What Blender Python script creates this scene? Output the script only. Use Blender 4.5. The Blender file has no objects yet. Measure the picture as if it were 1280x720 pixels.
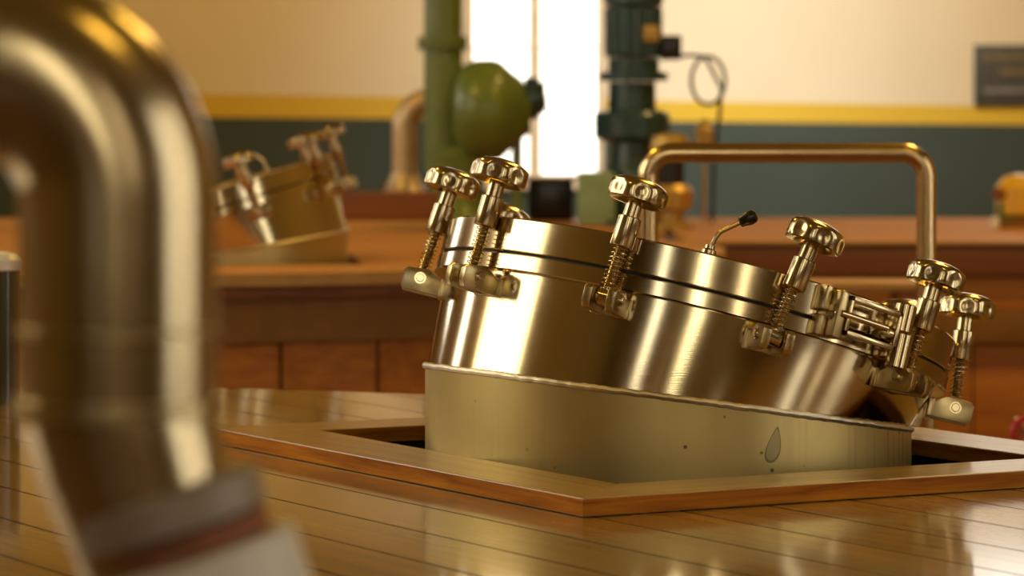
import bpy, bmesh, math, random
from mathutils import Vector, Matrix
random.seed(4)
PI = math.pi
COL = bpy.context.scene.collection
HC = 0.4214                    # camera height above the deck boards
F = 4230.55; YH = 150.0        # focal length (px) and horizon row of a 1280x720 picture

def at(px, py, Y):             # world point seen at a pixel at distance Y (used to survey positions)
    return Vector(((px-640)*Y/F, Y, HC-(py-YH)*Y/F))

# ------------------------------------------------------------------ materials
MATS = {}
def new_mat(name):
    m = bpy.data.materials.new(name); m.use_nodes = True
    nt = m.node_tree; b = nt.nodes['Principled BSDF']
    MATS[name] = m
    return m, nt, b
def N(nt, t, **k):
    n = nt.nodes.new(t)
    for a, v in k.items():
        if a in n.inputs: n.inputs[a].default_value = v
        else: setattr(n, a, v)
    return n
def lk(nt, a, b): nt.links.new(a, b)
def ramp(nt, fac, stops):
    r = nt.nodes.new('ShaderNodeValToRGB'); lk(nt, fac, r.inputs[0])
    e = r.color_ramp.elements
    while len(e) < len(stops): e.new(.5)
    for i, (p, c) in enumerate(stops):
        e[i].position = p; e[i].color = (*c, 1) if len(c) == 3 else c
    return r.outputs[0]
def math_(nt, op, a, b=None, c=None, clamp=False):
    n = nt.nodes.new('ShaderNodeMath'); n.operation = op; n.use_clamp = clamp
    for i, v in enumerate((a, b, c)):
        if v is None: continue
        if isinstance(v, (int, float)): n.inputs[i].default_value = v
        else: lk(nt, v, n.inputs[i])
    return n.outputs[0]
def mix(nt, fac, a, b, bt='MIX'):
    n = nt.nodes.new('ShaderNodeMix'); n.data_type = 'RGBA'; n.blend_type = bt
    for k, v in ((0, fac), (6, a), (7, b)):
        if isinstance(v, (int, float)): n.inputs[k].default_value = v
        elif isinstance(v, tuple): n.inputs[k].default_value = (*v, 1)
        else: lk(nt, v, n.inputs[k])
    return n.outputs[2]

def mapped(nt, scale=(1,1,1), rot=(0,0,0), coord='Object'):
    tc = nt.nodes.new('ShaderNodeTexCoord'); mp = nt.nodes.new('ShaderNodeMapping')
    mp.inputs['Scale'].default_value = scale; mp.inputs['Rotation'].default_value = rot
    lk(nt, tc.outputs[coord], mp.inputs[0]); return mp.outputs[0]

def plain(name, col, rough=.5, metal=0., bump=0., bscale=60, var=.15, coat=0.):
    m, nt, b = new_mat(name)
    v = mapped(nt)
    n = N(nt, 'ShaderNodeTexNoise', Scale=bscale*.3, Detail=4.); lk(nt, v, n.inputs['Vector'])
    c = ramp(nt, n.outputs[0], [(.25, tuple(x*(1-var) for x in col)), (.75, tuple(min(1, x*(1+var)) for x in col))])
    lk(nt, c, b.inputs['Base Color'])
    b.inputs['Roughness'].default_value = rough; b.inputs['Metallic'].default_value = metal
    b.inputs['Coat Weight'].default_value = coat; b.inputs['Coat Roughness'].default_value = .1
    if bump:
        n2 = N(nt, 'ShaderNodeTexNoise', Scale=float(bscale), Detail=5.); lk(nt, v, n2.inputs['Vector'])
        bp = N(nt, 'ShaderNodeBump', Strength=bump, Distance=.002); lk(nt, n2.outputs[0], bp.inputs['Height']); lk(nt, bp.outputs[0], b.inputs['Normal'])
    return m

def steel(name, col, r0, r1, streak=(3, 3, 120), bump=.04, aniso=0.):
    m, nt, b = new_mat(name)
    v = mapped(nt, streak)
    n = N(nt, 'ShaderNodeTexNoise', Scale=4., Detail=6., Roughness=.65); lk(nt, v, n.inputs['Vector'])
    v2 = mapped(nt)
    n2 = N(nt, 'ShaderNodeTexNoise', Scale=9., Detail=5.); lk(nt, v2, n2.inputs['Vector'])
    s = math_(nt, 'ADD', math_(nt, 'MULTIPLY', n.outputs[0], .5), math_(nt, 'MULTIPLY', n2.outputs[0], .5))
    mr = N(nt, 'ShaderNodeMapRange'); lk(nt, s, mr.inputs[0])
    mr.inputs[1].default_value = .3; mr.inputs[2].default_value = .7; mr.inputs[3].default_value = r0; mr.inputs[4].default_value = r1
    lk(nt, mr.outputs[0], b.inputs['Roughness'])
    c = ramp(nt, n2.outputs[0], [(.3, tuple(x*.9 for x in col)), (.7, col)])
    lk(nt, c, b.inputs['Base Color']); b.inputs['Metallic'].default_value = 1.
    bp = N(nt, 'ShaderNodeBump', Strength=bump, Distance=.001); lk(nt, n.outputs[0], bp.inputs['Height']); lk(nt, bp.outputs[0], b.inputs['Normal'])
    b.inputs['Anisotropic'].default_value = aniso
    return m

def wood(name, dark, light, along, grain=1., rough=.4, coat=.3, coatr=.15, knots=True, plank=None, plank_dir=None, bump=.15):
    """along: direction angle (rad) of the grain in object XY"""
    m, nt, b = new_mat(name)
    v = mapped(nt, (1, 1, 1), (0, 0, -along))           # x now runs along the grain
    mp = nt.nodes.new('ShaderNodeMapping'); mp.inputs['Scale'].default_value = (1.1*grain, 22*grain, 22*grain); lk(nt, v, mp.inputs[0])
    off = None
    if plank:
        sx = nt.nodes.new('ShaderNodeSeparateXYZ'); lk(nt, v, sx.inputs[0])
        idx = math_(nt, 'FLOOR', math_(nt, 'DIVIDE', math_(nt, 'ADD', sx.outputs[1], plank[1]), plank[0]))
        wn = nt.nodes.new('ShaderNodeTexWhiteNoise'); wn.noise_dimensions = '1D'; lk(nt, idx, wn.inputs['W'])
        off = wn.outputs['Value']
        cx = nt.nodes.new('ShaderNodeCombineXYZ'); lk(nt, math_(nt, 'MULTIPLY', off, 37.), cx.inputs[0]); lk(nt, math_(nt, 'MULTIPLY', off, 91.), cx.inputs[2])
        va = nt.nodes.new('ShaderNodeVectorMath'); va.operation = 'ADD'; lk(nt, mp.outputs[0], va.inputs[0]); lk(nt, cx.outputs[0], va.inputs[1])
        vec = va.outputs[0]
    else: vec = mp.outputs[0]
    n = N(nt, 'ShaderNodeTexNoise', Scale=2.2, Detail=7., Roughness=.6, Distortion=.6); lk(nt, vec, n.inputs['Vector'])
    c = ramp(nt, n.outputs[0], [(.3, dark), (.5, tuple(.5*(a+b_) for a, b_ in zip(dark, light))), (.72, light)])
    if off is not None:
        c = mix(nt, 1., c, ramp(nt, off, [(0, (.78, .76, .72)), (1, (1.12, 1.1, 1.05))]), 'MULTIPLY')
    if knots:
        mk = nt.nodes.new('ShaderNodeMapping'); mk.inputs['Scale'].default_value = (2.2, 7., 7.); lk(nt, v, mk.inputs[0])
        vo = N(nt, 'ShaderNodeTexVoronoi', Scale=1.35, Randomness=1.); lk(nt, mk.outputs[0], vo.inputs['Vector'])
        kf = ramp(nt, vo.outputs['Distance'], [(.035, (1, 1, 1)), (.11, (0, 0, 0))])
        c = mix(nt, math_(nt, 'MULTIPLY', kf, .75), c, tuple(x*.22 for x in dark))
    lk(nt, c, b.inputs['Base Color'])
    rr = N(nt, 'ShaderNodeMapRange'); lk(nt, n.outputs[0], rr.inputs[0]); rr.inputs[3].default_value = rough-.08; rr.inputs[4].default_value = rough+.1
    lk(nt, rr.outputs[0], b.inputs['Roughness'])
    b.inputs['Coat Weight'].default_value = coat; b.inputs['Coat Roughness'].default_value = coatr
    bp = N(nt, 'ShaderNodeBump', Strength=bump, Distance=.0015); lk(nt, n.outputs[0], bp.inputs['Height']); lk(nt, bp.outputs[0], b.inputs['Normal'])
    return m

# ------------------------------------------------------------------ object helpers
def empty(name, loc=(0,0,0), rz=0.):
    o = bpy.data.objects.new(name, None); COL.objects.link(o); o.location = loc; o.rotation_euler = (0,0,rz); o.empty_display_size = .1
    return o
def tag(o, label=None, cat=None, group=None, kind=None):
    if label: o['label'] = label
    if cat: o['category'] = cat
    if group: o['group'] = group
    if kind: o['kind'] = kind
    return o
def obj(name, bm, mat, parent=None, loc=None, smooth=True, bevel=0., mw=None, mats=None):
    me = bpy.data.meshes.new(name)
    bmesh.ops.recalc_face_normals(bm, faces=bm.faces)
    bm.to_mesh(me); bm.free()
    for m in (mats or [mat]): me.materials.append(MATS[m])
    o = bpy.data.objects.new(name, me); COL.objects.link(o)
    if smooth:
        for p in me.polygons: p.use_smooth = True
        me.set_sharp_from_angle(angle=math.radians(32))
    if bevel:
        md = o.modifiers.new('b', 'BEVEL'); md.width = bevel; md.segments = 3; md.limit_method = 'ANGLE'; md.angle_limit = math.radians(35)
    if parent: o.parent = parent
    if loc is not None: o.location = loc
    if mw is not None: o.matrix_local = mw
    return o
def copy_tree(o, parent=None):
    c = o.copy(); COL.objects.link(c); c.parent = parent
    for ch in [x for x in bpy.data.objects if x.parent == o and x != c]: copy_tree(ch, c)
    return c

def B(): return bmesh.new()
def quadgrid(bm, rings, closed=True, cap0=False, cap1=False, mi=0):
    """rings: list of lists of Vectors; connects them"""
    vs = [[bm.verts.new(p) for p in r] for r in rings]
    n = len(vs[0])
    for a, b in zip(vs[:-1], vs[1:]):
        for i in range(n if closed else n-1):
            j = (i+1) % n
            f = bm.faces.new((a[i], a[j], b[j], b[i])); f.material_index = mi
    if cap0: bm.faces.new(vs[0][::-1]).material_index = mi
    if cap1: bm.faces.new(vs[-1]).material_index = mi
    return vs
def lathe(bm, prof, M=None, seg=48, cap0=True, cap1=True, rmod=None, mi=0):
    M = M or Matrix()
    rings = []
    for r, z in prof:
        ring = []
        for i in range(seg):
            t = 2*PI*i/seg; rr = r*(rmod(t, r, z) if rmod else 1)
            ring.append(M @ Vector((rr*math.cos(t), rr*math.sin(t), z)))
        rings.append(ring)
    quadgrid(bm, rings, True, cap0, cap1, mi)
def frame_mat(origin, zdir, xhint=Vector((1,0,0))):
    z = Vector(zdir).normalized(); x = (Vector(xhint) - z*Vector(xhint).dot(z))
    if x.length < 1e-5: x = Vector((0,1,0)) - z*z.y
    x.normalize(); y = z.cross(x)
    return Matrix(((x.x,y.x,z.x,origin[0]),(x.y,y.y,z.y,origin[1]),(x.z,y.z,z.z,origin[2]),(0,0,0,1)))
def cyl(bm, a, b, r, r2=None, seg=24, bev=0., mi=0):
    a = Vector(a); b = Vector(b); L = (b-a).length; r2 = r if r2 is None else r2
    M = frame_mat(a, b-a)
    if bev: prof = [(r-bev, 0), (r, bev), (r2, L-bev), (r2-bev, L)]
    else: prof = [(r, 0), (r2, L)]
    lathe(bm, prof, M, seg, mi=mi)
def box(bm, lo, hi, M=None, bev=0., mi=0):
    M = M or Matrix()
    lo = Vector(lo); hi = Vector(hi); c = (lo+hi)/2; d = hi-lo
    r = bmesh.ops.create_cube(bm, size=1, matrix=M @ Matrix.Translation(c) @ Matrix.Diagonal((*d, 1)))
    fs = {f for v in r['verts'] for f in v.link_faces}
    for f in fs: f.material_index = mi
    if bev:
        es = list({e for v in r['verts'] for e in v.link_edges})
        bmesh.ops.bevel(bm, geom=es, offset=bev, segments=3, affect='EDGES', profile=.5)
def prism(bm, poly, z0, z1, M=None, bev=0.):
    """poly: 2D outline in the local XY plane, extruded z0..z1"""
    M = M or Matrix()
    a = [bm.verts.new(M @ Vector((x, y, z0))) for x, y in poly]
    b = [bm.verts.new(M @ Vector((x, y, z1))) for x, y in poly]
    n = len(poly); fs = [bm.faces.new(a[::-1]), bm.faces.new(b)]
    for i in range(n): fs.append(bm.faces.new((a[i], a[(i+1)%n], b[(i+1)%n], b[i])))
    if bev:
        es = list(set(fs[0].edges) | set(fs[1].edges))
        bmesh.ops.bevel(bm, geom=es, offset=bev, segments=2, affect='EDGES', profile=.5)
def sweep(bm, pts, r, seg=12, closed=False, caps=True, rfun=None, mi=0):
    """tube along a polyline of Vectors"""
    pts = [Vector(p) for p in pts]; n = len(pts); rings = []
    up = None
    for i, p in enumerate(pts):
        if closed: t = pts[(i+1)%n]-pts[i-1]
        else: t = pts[min(i+1,n-1)]-pts[max(i-1,0)]
        t.normalize()
        if up is None:
            up = Vector((0,0,1)) if abs(t.z) < .9 else Vector((1,0,0))
        x = (up - t*up.dot(t)).normalized(); y = t.cross(x); up = x
        rr = rfun(i/(n-1)) if rfun else r
        rings.append([p + rr*(math.cos(2*PI*k/seg)*x + math.sin(2*PI*k/seg)*y) for k in range(seg)])
    if closed: rings.append(rings[0])
    if closed:
        vs = [[bm.verts.new(p) for p in rg] for rg in rings[:-1]]
        for i in range(len(vs)):
            a, b = vs[i], vs[(i+1)%len(vs)]
            for k in range(seg): bm.faces.new((a[k], a[(k+1)%seg], b[(k+1)%seg], b[k])).material_index = mi
    else: quadgrid(bm, rings, True, caps, caps, mi)
def arc_pts(c, r, a0, a1, n, ax=Vector((1,0,0)), ay=Vector((0,0,1))):
    return [Vector(c) + r*(math.cos(a0+(a1-a0)*i/n)*ax + math.sin(a0+(a1-a0)*i/n)*ay) for i in range(n+1)]

# ------------------------------------------------------------------ palette
TH = 0.5132077
U = Vector((-math.sin(TH), math.cos(TH), 0)); V = Vector((math.cos(TH), math.sin(TH), 0))
GU = math.atan2(U.y, U.x); GV = math.atan2(V.y, V.x)

steel('polished_steel', (.62, .50, .30), .15, .23, (6, 6, 6), .02)
steel('brushed_steel', (.67, .56, .35), .08, .15, (2.5, 2.5, 160), .04)
steel('rim_steel', (.67, .56, .35), .09, .16, (2, 2, 200), .03)
steel('cast_steel', (.56, .45, .24), .24, .36, (30, 30, 30), .08)
steel('weld_steel', (.82, .76, .60), .3, .45, (120, 120, 120), .5)
steel('dull_pipe_steel', (.54, .44, .27), .16, .28, (5, 5, 5), .01)
plain('black_plastic', (.012, .010, .010), .25, 0, .1, 200)
plain('black_rubber', (.010, .009, .008), .6)
plain('joint_shade', (.02, .010, .004), .9)  # gap shade put into colour, for the boards' side faces

# dusty lower collar of the hatch, with its stain and specks
def collar_material():
    m, nt, b = new_mat('dusty_steel')
    v = mapped(nt)
    sx = nt.nodes.new('ShaderNodeSeparateXYZ'); lk(nt, v, sx.inputs[0])
    n = N(nt, 'ShaderNodeTexNoise', Scale=7., Detail=6.); lk(nt, v, n.inputs['Vector'])
    vs = mapped(nt, (70, 70, 2.2)); st = N(nt, 'ShaderNodeTexNoise', Scale=1.5, Detail=4.); lk(nt, vs, st.inputs['Vector'])
    base = ramp(nt, n.outputs[0], [(.3, (.50, .39, .15)), (.7, (.66, .53, .23))])
    # run marks, stronger over the middle of the front
    win = N(nt, 'ShaderNodeTexNoise', Scale=5.); lk(nt, mapped(nt, (1, 1, .15)), win.inputs['Vector'])
    sm = math_(nt, 'MULTIPLY', ramp(nt, st.outputs[0], [(.52, (0, 0, 0)), (.62, (1, 1, 1))]), ramp(nt, win.outputs[0], [(.45, (0, 0, 0)), (.6, (1, 1, 1))]))
    c = mix(nt, math_(nt, 'MULTIPLY', sm, .35), base, (.20, .16, .10))
    # specks
    vo = N(nt, 'ShaderNodeTexVoronoi', Scale=38.); lk(nt, v, vo.inputs['Vector'])
    sp = ramp(nt, vo.outputs['Distance'], [(.07, (1, 1, 1)), (.12, (0, 0, 0))])
    spn = N(nt, 'ShaderNodeTexNoise', Scale=11.); lk(nt, v, spn.inputs['Vector'])
    sp = math_(nt, 'MULTIPLY', sp, ramp(nt, spn.outputs[0], [(.45, (0, 0, 0)), (.52, (1, 1, 1))]))
    c = mix(nt, math_(nt, 'MULTIPLY', sp, .8), c, (.05, .03, .02))
    # teardrop run (object space x,z on the near side)
    x0, z0 = .1105, .0
    front = math_(nt, 'LESS_THAN', sx.outputs[1], 0.)
    def drop(zc, hw, hh, lean, taper):
        zz = math_(nt, 'DIVIDE', math_(nt, 'SUBTRACT', sx.outputs[2], zc), hh)
        ww = math_(nt, 'MULTIPLY', math_(nt, 'SUBTRACT', 1., math_(nt, 'MULTIPLY', zz, taper)), hw)
        xx = math_(nt, 'DIVIDE', math_(nt, 'SUBTRACT', math_(nt, 'SUBTRACT', sx.outputs[0], x0), math_(nt, 'MULTIPLY', zz, lean)), ww)
        return math_(nt, 'ADD', math_(nt, 'MULTIPLY', xx, xx), math_(nt, 'MULTIPLY', zz, zz))
    d = drop(.0455, .0085, .0215, .0045, .55)
    body = ramp(nt, d, [(.72, (1, 1, 1)), (.95, (0, 0, 0))]); rim = ramp(nt, d, [(.6, (0, 0, 0)), (.85, (1, 1, 1)), (1.05, (0, 0, 0))])
    c = mix(nt, math_(nt, 'MULTIPLY', math_(nt, 'MULTIPLY', body, front), .55), c, (.20, .18, .12))
    c = mix(nt, math_(nt, 'MULTIPLY', math_(nt, 'MULTIPLY', rim, front), .8), c, (.09, .07, .04))
    lk(nt, c, b.inputs['Base Color'])
    b.inputs['Metallic'].default_value = .85
    mr = N(nt, 'ShaderNodeMapRange'); lk(nt, n.outputs[0], mr.inputs[0]); mr.inputs[3].default_value = .38; mr.inputs[4].default_value = .5
    lk(nt, mr.outputs[0], b.inputs['Roughness'])
    bp = N(nt, 'ShaderNodeBump', Strength=.08, Distance=.001); lk(nt, st.outputs[0], bp.inputs['Height']); lk(nt, bp.outputs[0], b.inputs['Normal'])
collar_material()

wood('deck_pine', (.22, .11, .010), (.46, .26, .025), GU, 1., .40, 1., .09, True, (.11, -1.729+.0), None, .03)
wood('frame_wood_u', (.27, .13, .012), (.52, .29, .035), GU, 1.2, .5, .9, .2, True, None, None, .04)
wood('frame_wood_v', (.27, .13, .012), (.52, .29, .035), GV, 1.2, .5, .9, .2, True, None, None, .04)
wood('shade_side_u', (.22, .055, .003), (.62, .24, .012), GU, 2., .6, .0, .3, True, None, None, .1)  # same timber, side faces coloured deeper orange; lighting difference put into colour
wood('shade_side_v', (.22, .055, .003), (.62, .24, .012), GV, 2., .6, .0, .3, True, None, None, .1)
for m_ in ('shade_side_u', 'shade_side_v'): MATS[m_].node_tree.nodes['Principled BSDF'].inputs['Specular IOR Level'].default_value = .15
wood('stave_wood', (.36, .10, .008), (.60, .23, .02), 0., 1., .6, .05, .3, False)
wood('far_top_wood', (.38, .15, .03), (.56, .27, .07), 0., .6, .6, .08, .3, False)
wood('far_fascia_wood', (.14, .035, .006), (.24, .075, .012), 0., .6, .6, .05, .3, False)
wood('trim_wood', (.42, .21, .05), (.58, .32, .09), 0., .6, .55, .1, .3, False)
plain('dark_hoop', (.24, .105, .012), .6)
plain('green_paint', (.13, .18, .035), .38, 0, .2, 40, .2, .2)
plain('teal_paint', (.018, .055, .065), .35, 0, .2, 40, .2, .2)
plain('pale_green_paint', (.26, .38, .24), .45)
plain('yellow_paint', (.72, .42, .02), .35, 0, .1, 40, .1, .3)
plain('brass', (.55, .36, .10), .4, .6, .1, 60)
plain('rail_steel', (.74, .55, .30), .22, 1., .05, 60)
plain('tan_pipe', (.60, .44, .25), .4, .5)
plain('white_cap', (.92, .90, .92), .3)
plain('dark_enamel', (.05, .045, .03), .2, 0, 0, 60, .1, .5)
plain('grey_brown', (.30, .24, .18), .45)
plain('grey_plastic', (.32, .28, .25), .5)
plain('off_white_paint', (.72, .68, .62), .5)
plain('rust', (.22, .07, .025), .7, 0, .4, 90, .4)
plain('sign_board', (.06, .055, .045), .5)
plain('gold_paint', (.22, .15, .06), .5)
plain('red_paint', (.5, .02, .02), .4)
plain('window_frame_paint', (.75, .62, .42), .5)
plain('ceiling_paint', (.28, .19, .04), .7)
plain('panelled_wall', (.34, .23, .05), .6)
plain('floor_paint', (.16, .09, .05), .5, 0, .1, 30, .2, .1)

def glass_mat():
    m, nt, b = new_mat('window_glass')
    nt.nodes.remove(b); out = nt.nodes['Material Output']
    t = N(nt, 'ShaderNodeBsdfTransparent'); g = N(nt, 'ShaderNodeBsdfGlossy', Roughness=.02); fr = N(nt, 'ShaderNodeFresnel', IOR=1.45)
    mx = N(nt, 'ShaderNodeMixShader'); lk(nt, fr.outputs[0], mx.inputs[0]); lk(nt, t.outputs[0], mx.inputs[1]); lk(nt, g.outputs[0], mx.inputs[2])
    lk(nt, mx.outputs[0], out.inputs[0])
glass_mat()
def wall_mat():
    m, nt, b = new_mat('painted_wall')
    tc = nt.nodes.new('ShaderNodeTexCoord'); sx = nt.nodes.new('ShaderNodeSeparateXYZ'); lk(nt, tc.outputs['Object'], sx.inputs[0])
    x, z = sx.outputs[0], sx.outputs[2]
    zt = math_(nt, 'ADD', z, math_(nt, 'MULTIPLY', x, .0153)); zb = math_(nt, 'ADD', z, math_(nt, 'MULTIPLY', x, .0096))
    n = N(nt, 'ShaderNodeTexNoise', Scale=1.5, Detail=5.); lk(nt, tc.outputs['Object'], n.inputs['Vector'])
    cream = ramp(nt, n.outputs[0], [(.3, (.76, .64, .42)), (.7, (.82, .70, .48))])
    top = math_(nt, 'GREATER_THAN', zt, HC+.140-1.70*.0153); bot = math_(nt, 'GREATER_THAN', zb, HC+.017-1.7*.0096)
    teal = ramp(nt, n.outputs[0], [(.3, (.046, .062, .050)), (.7, (.058, .076, .063))])
    c = mix(nt, top, (.70, .46, .045), cream); c = mix(nt, bot, teal, c)
    c = mix(nt, math_(nt, 'GREATER_THAN', z, 1.8), c, (.10, .055, .015))     # unseen dark band added above, darkens the deck's reflection
    lk(nt, c, b.inputs['Base Color']); b.inputs['Roughness'].default_value = .6; b.inputs['Specular IOR Level'].default_value = .25
wall_mat()

# ------------------------------------------------------------------ camera
cam = bpy.data.cameras.new('camera'); co = bpy.data.objects.new('camera', cam); COL.objects.link(co)
co.location = (0, 0, HC); co.rotation_euler = (PI/2, 0, 0)
cam.sensor_width = 36; cam.lens = F/1280*36; cam.shift_y = -(360-YH)/1280; cam.clip_start = .05; cam.clip_end = 200
cam.dof.use_dof = True; cam.dof.focus_distance = 3.87; cam.dof.aperture_fstop = 7.2
bpy.context.scene.camera = co

# ------------------------------------------------------------------ washback under the camera: boards, staves, hoops
FLOOR = -.90
def board_deck(bm, cx, cy, r, z0, z1, width, phase, uang, hole=None, gap=.0034):
    """boards running along uang; hole = (u0,u1,v0,v1) in world u/v coords"""
    u = Vector((math.cos(uang), math.sin(uang), 0)); v = Vector((math.sin(uang), -math.cos(uang), 0))
    if v.x < 0: v = -v
    c = Vector((cx, cy, 0)); cu, cv = c.dot(u), c.dot(v)
    k0 = math.floor((cv-r-phase)/width); k1 = math.ceil((cv+r-phase)/width)
    for k in range(k0, k1):
        a = max(phase+k*width+gap/2, cv-r+.004); b = min(phase+(k+1)*width-gap/2, cv+r-.004)
        if b-a < .01: continue
        cuts = [(a, b)]
        segs = []
        if hole:
            h = hole
            pts = sorted({a, b, *[q for q in (h[2], h[3]) if a < q < b]})
            for p, q in zip(pts[:-1], pts[1:]):
                inside = p >= h[2]-1e-6 and q <= h[3]+1e-6
                segs.append((p, q, inside))
        else: segs = [(a, b, False)]
        for p, q, inside in segs:
            def outline(side, ulim=None):
                n = 5; L = []
                for i in range(n+1):
                    vv = p+(q-p)*i/n; hh = math.sqrt(max(r*r-(vv-cv)**2, 0)); L.append((cu+side*hh, vv))
                return L
            if not inside:
                poly = outline(-1) + outline(1)[::-1]; polys = [poly]
            else: polys = [outline(-1)+[(hole[0], q), (hole[0], p)], outline(1)+[(hole[1], q), (hole[1], p)]]
            for poly in polys:
                w = [(u*x+v*y) for x, y in poly]
                va = [bm.verts.new((t.x, t.y, z0)) for t in w]; vb = [bm.verts.new((t.x, t.y, z1)) for t in w]
                m = len(w); fs = [bm.faces.new(va[::-1]), bm.faces.new(vb)]
                for i in range(m): bm.faces.new((va[i], va[(i+1)%m], vb[(i+1)%m], vb[i]))
def stave_wall(bm, cx, cy, r, z0, z1, n, t=.05):
    for i in range(n):
        a0 = 2*PI*(i+.02)/n; a1 = 2*PI*(i+.98)/n; q = []
        for rr, a in ((r, a0), (r, a1), (r-t, a1), (r-t, a0)): q.append((cx+rr*math.cos(a), cy+rr*math.sin(a)))
        prism(bm, q, z0, z1, None, .004)
def ring_band(bm, cx, cy, r0, r1, z0, z1, seg=96, bev=0.):
    M = Matrix.Translation((cx, cy, 0))
    P = [(r0, z0), (r1, z0), (r1, z1), (r0, z1), (r0, z0)]
    lathe(bm, P, M, seg, False, False)
    bmesh.ops.remove_doubles(bm, verts=bm.verts, dist=1e-5)

NP = Vector((.07508, 3.58551, 0)); SU, SV, W, T = .9495, .8054, .1063, .0207
n_u, n_v = NP.dot(U), NP.dot(V)
DC = (-.92, 3.62); DR = 1.76
wb = empty('washback', (DC[0], DC[1], FLOOR))
tag(wb, 'nearest round wooden washback, its honey pine board top carrying the large steel hatch', 'washback')
def local_parts(root, name, bm, mat, **k):
    bmesh.ops.translate(bm, verts=bm.verts, vec=-Vector(root.location))
    if root.rotation_euler.z: bmesh.ops.rotate(bm, verts=bm.verts, cent=(0,0,0), matrix=Matrix.Rotation(-root.rotation_euler.z, 3, 'Z'))
    return obj(name, bm, mat, root, **k)
bm = B()
board_deck(bm, DC[0], DC[1], DR, -.030, 0, .11, 1.729, GU, (n_u+W-.03, n_u+SU-W+.03, n_v+W-.03, n_v+SV-W+.03))
for f in bm.faces:
    f.normal_update()
    if abs(f.normal.z) < .5: f.material_index = 1
local_parts(wb, 'deck_boards', bm, 'deck_pine', smooth=False, mats=['deck_pine', 'joint_shade'])
bm = B(); stave_wall(bm, DC[0], DC[1], DR-.06, FLOOR, -.032, 72); local_parts(wb, 'staves', bm, 'stave_wood', smooth=False)
for z in (-.2, -.65):
    bm = B(); ring_band(bm, DC[0], DC[1], DR-.059, DR-.054, z, z+.06); local_parts(wb, 'hoop', bm, 'dark_hoop')

# ------------------------------------------------------------------ mitred timber frame round the hatch
fr = empty('timber_hatch_frame', NP)
tag(fr, 'mitred square timber frame lying on the boards around the steel hatch', 'frame')
def P2(a, b): return U*(n_u+a)+V*(n_v+b)
def frame_board(q, mat):
    bm = B(); prism(bm, [(p.x-NP.x, p.y-NP.y) for p in q], 0.0005, T, None, .0015)
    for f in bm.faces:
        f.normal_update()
        if abs(f.normal.z) < .3: f.material_index = 1  # upright faces take the shade-tinted copy of the timber
    obj('frame_board', bm, mat, fr, smooth=False, mats=[mat, mat.replace('frame_wood', 'shade_side')])
e = .0004
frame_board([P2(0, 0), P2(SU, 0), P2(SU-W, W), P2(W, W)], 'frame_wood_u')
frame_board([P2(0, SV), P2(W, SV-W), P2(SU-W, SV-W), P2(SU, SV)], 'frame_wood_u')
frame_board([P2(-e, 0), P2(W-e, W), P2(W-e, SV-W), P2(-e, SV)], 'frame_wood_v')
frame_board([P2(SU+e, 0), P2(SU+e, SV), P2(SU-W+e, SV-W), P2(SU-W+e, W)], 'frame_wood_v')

# ------------------------------------------------------------------ the steel hatch (leaning manway)
CX, CY = .19282, 4.19683
R0 = .3005
def seam_z(x, y):                          # local height of the mitre plane
    return HC - .1323*(x+CX) - .0759*(y+CY)
nrm = Vector((math.sin(.23949), math.sin(.14996), 0)); nrm.z = math.sqrt(1-nrm.x**2-nrm.y**2)
E1 = Vector((0,1,0)).cross(nrm).normalized(); E2 = nrm.cross(E1)
AX0 = Vector((0, 0, HC-.37445))
RF = .3254; L0, L1, L2 = .1128, .1352, .1763
def flc(L): return AX0 + nrm*L
def rim_pt(L, r, phi):                      # phi 0 = toward the camera, positive to the right
    return flc(L) + r*(math.sin(phi)*E1 - math.cos(phi)*E2)
MF = Matrix(((E1.x,E2.x,nrm.x,AX0.x),(E1.y,E2.y,nrm.y,AX0.y),(E1.z,E2.z,nrm.z,AX0.z),(0,0,0,1)))

hatch = empty('steel_hatch', (CX, CY, 0))
tag(hatch, 'large leaning stainless steel hatch with star knobs in focus inside the timber frame', 'hatch')
# collar (vertical dusty tube)
SEG = 160; bm = B()
def circ(r, zf): return [Vector((r*math.cos(2*PI*i/SEG), r*math.sin(2*PI*i/SEG), zf(r*math.cos(2*PI*i/SEG), r*math.sin(2*PI*i/SEG)))) for i in range(SEG)]
quadgrid(bm, [circ(R0, lambda x, y: -.14), circ(R0, lambda x, y: .0), circ(R0, seam_z), circ(R0-.004, seam_z), circ(R0-.004, lambda x, y: -.14)])
obj('collar', bm, 'dusty_steel', hatch)
# weld bead
bm = B(); pts = []
for i in range(320):
    t = 2*PI*i/320; r = R0-.0005+.0006*math.sin(i*1.7)+random.uniform(-.0004, .0004); x, y = r*math.cos(t), r*math.sin(t)
    pts.append(Vector((x, y, seam_z(x, y)+random.uniform(-.0005, .0005))))
sweep(bm, pts, .0040, 8, closed=True); obj('weld_bead', bm, 'weld_steel', hatch)
# neck
bm = B(); rings = []
bot = [Vector((.2975*math.cos(2*PI*i/SEG), .2975*math.sin(2*PI*i/SEG), 0)) for i in range(SEG)]
for p in bot: p.z = seam_z(p.x, p.y)+.001
top = [flc(L0+.002) + .3115*(math.cos(2*PI*i/SEG)*E1 + math.sin(2*PI*i/SEG)*E2) for i in range(SEG)]
quadgrid(bm, [[a.lerp(b, k/10) for a, b in zip(bot, top)] for k in range(11)])
obj('neck', bm, 'brushed_steel', hatch)
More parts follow.
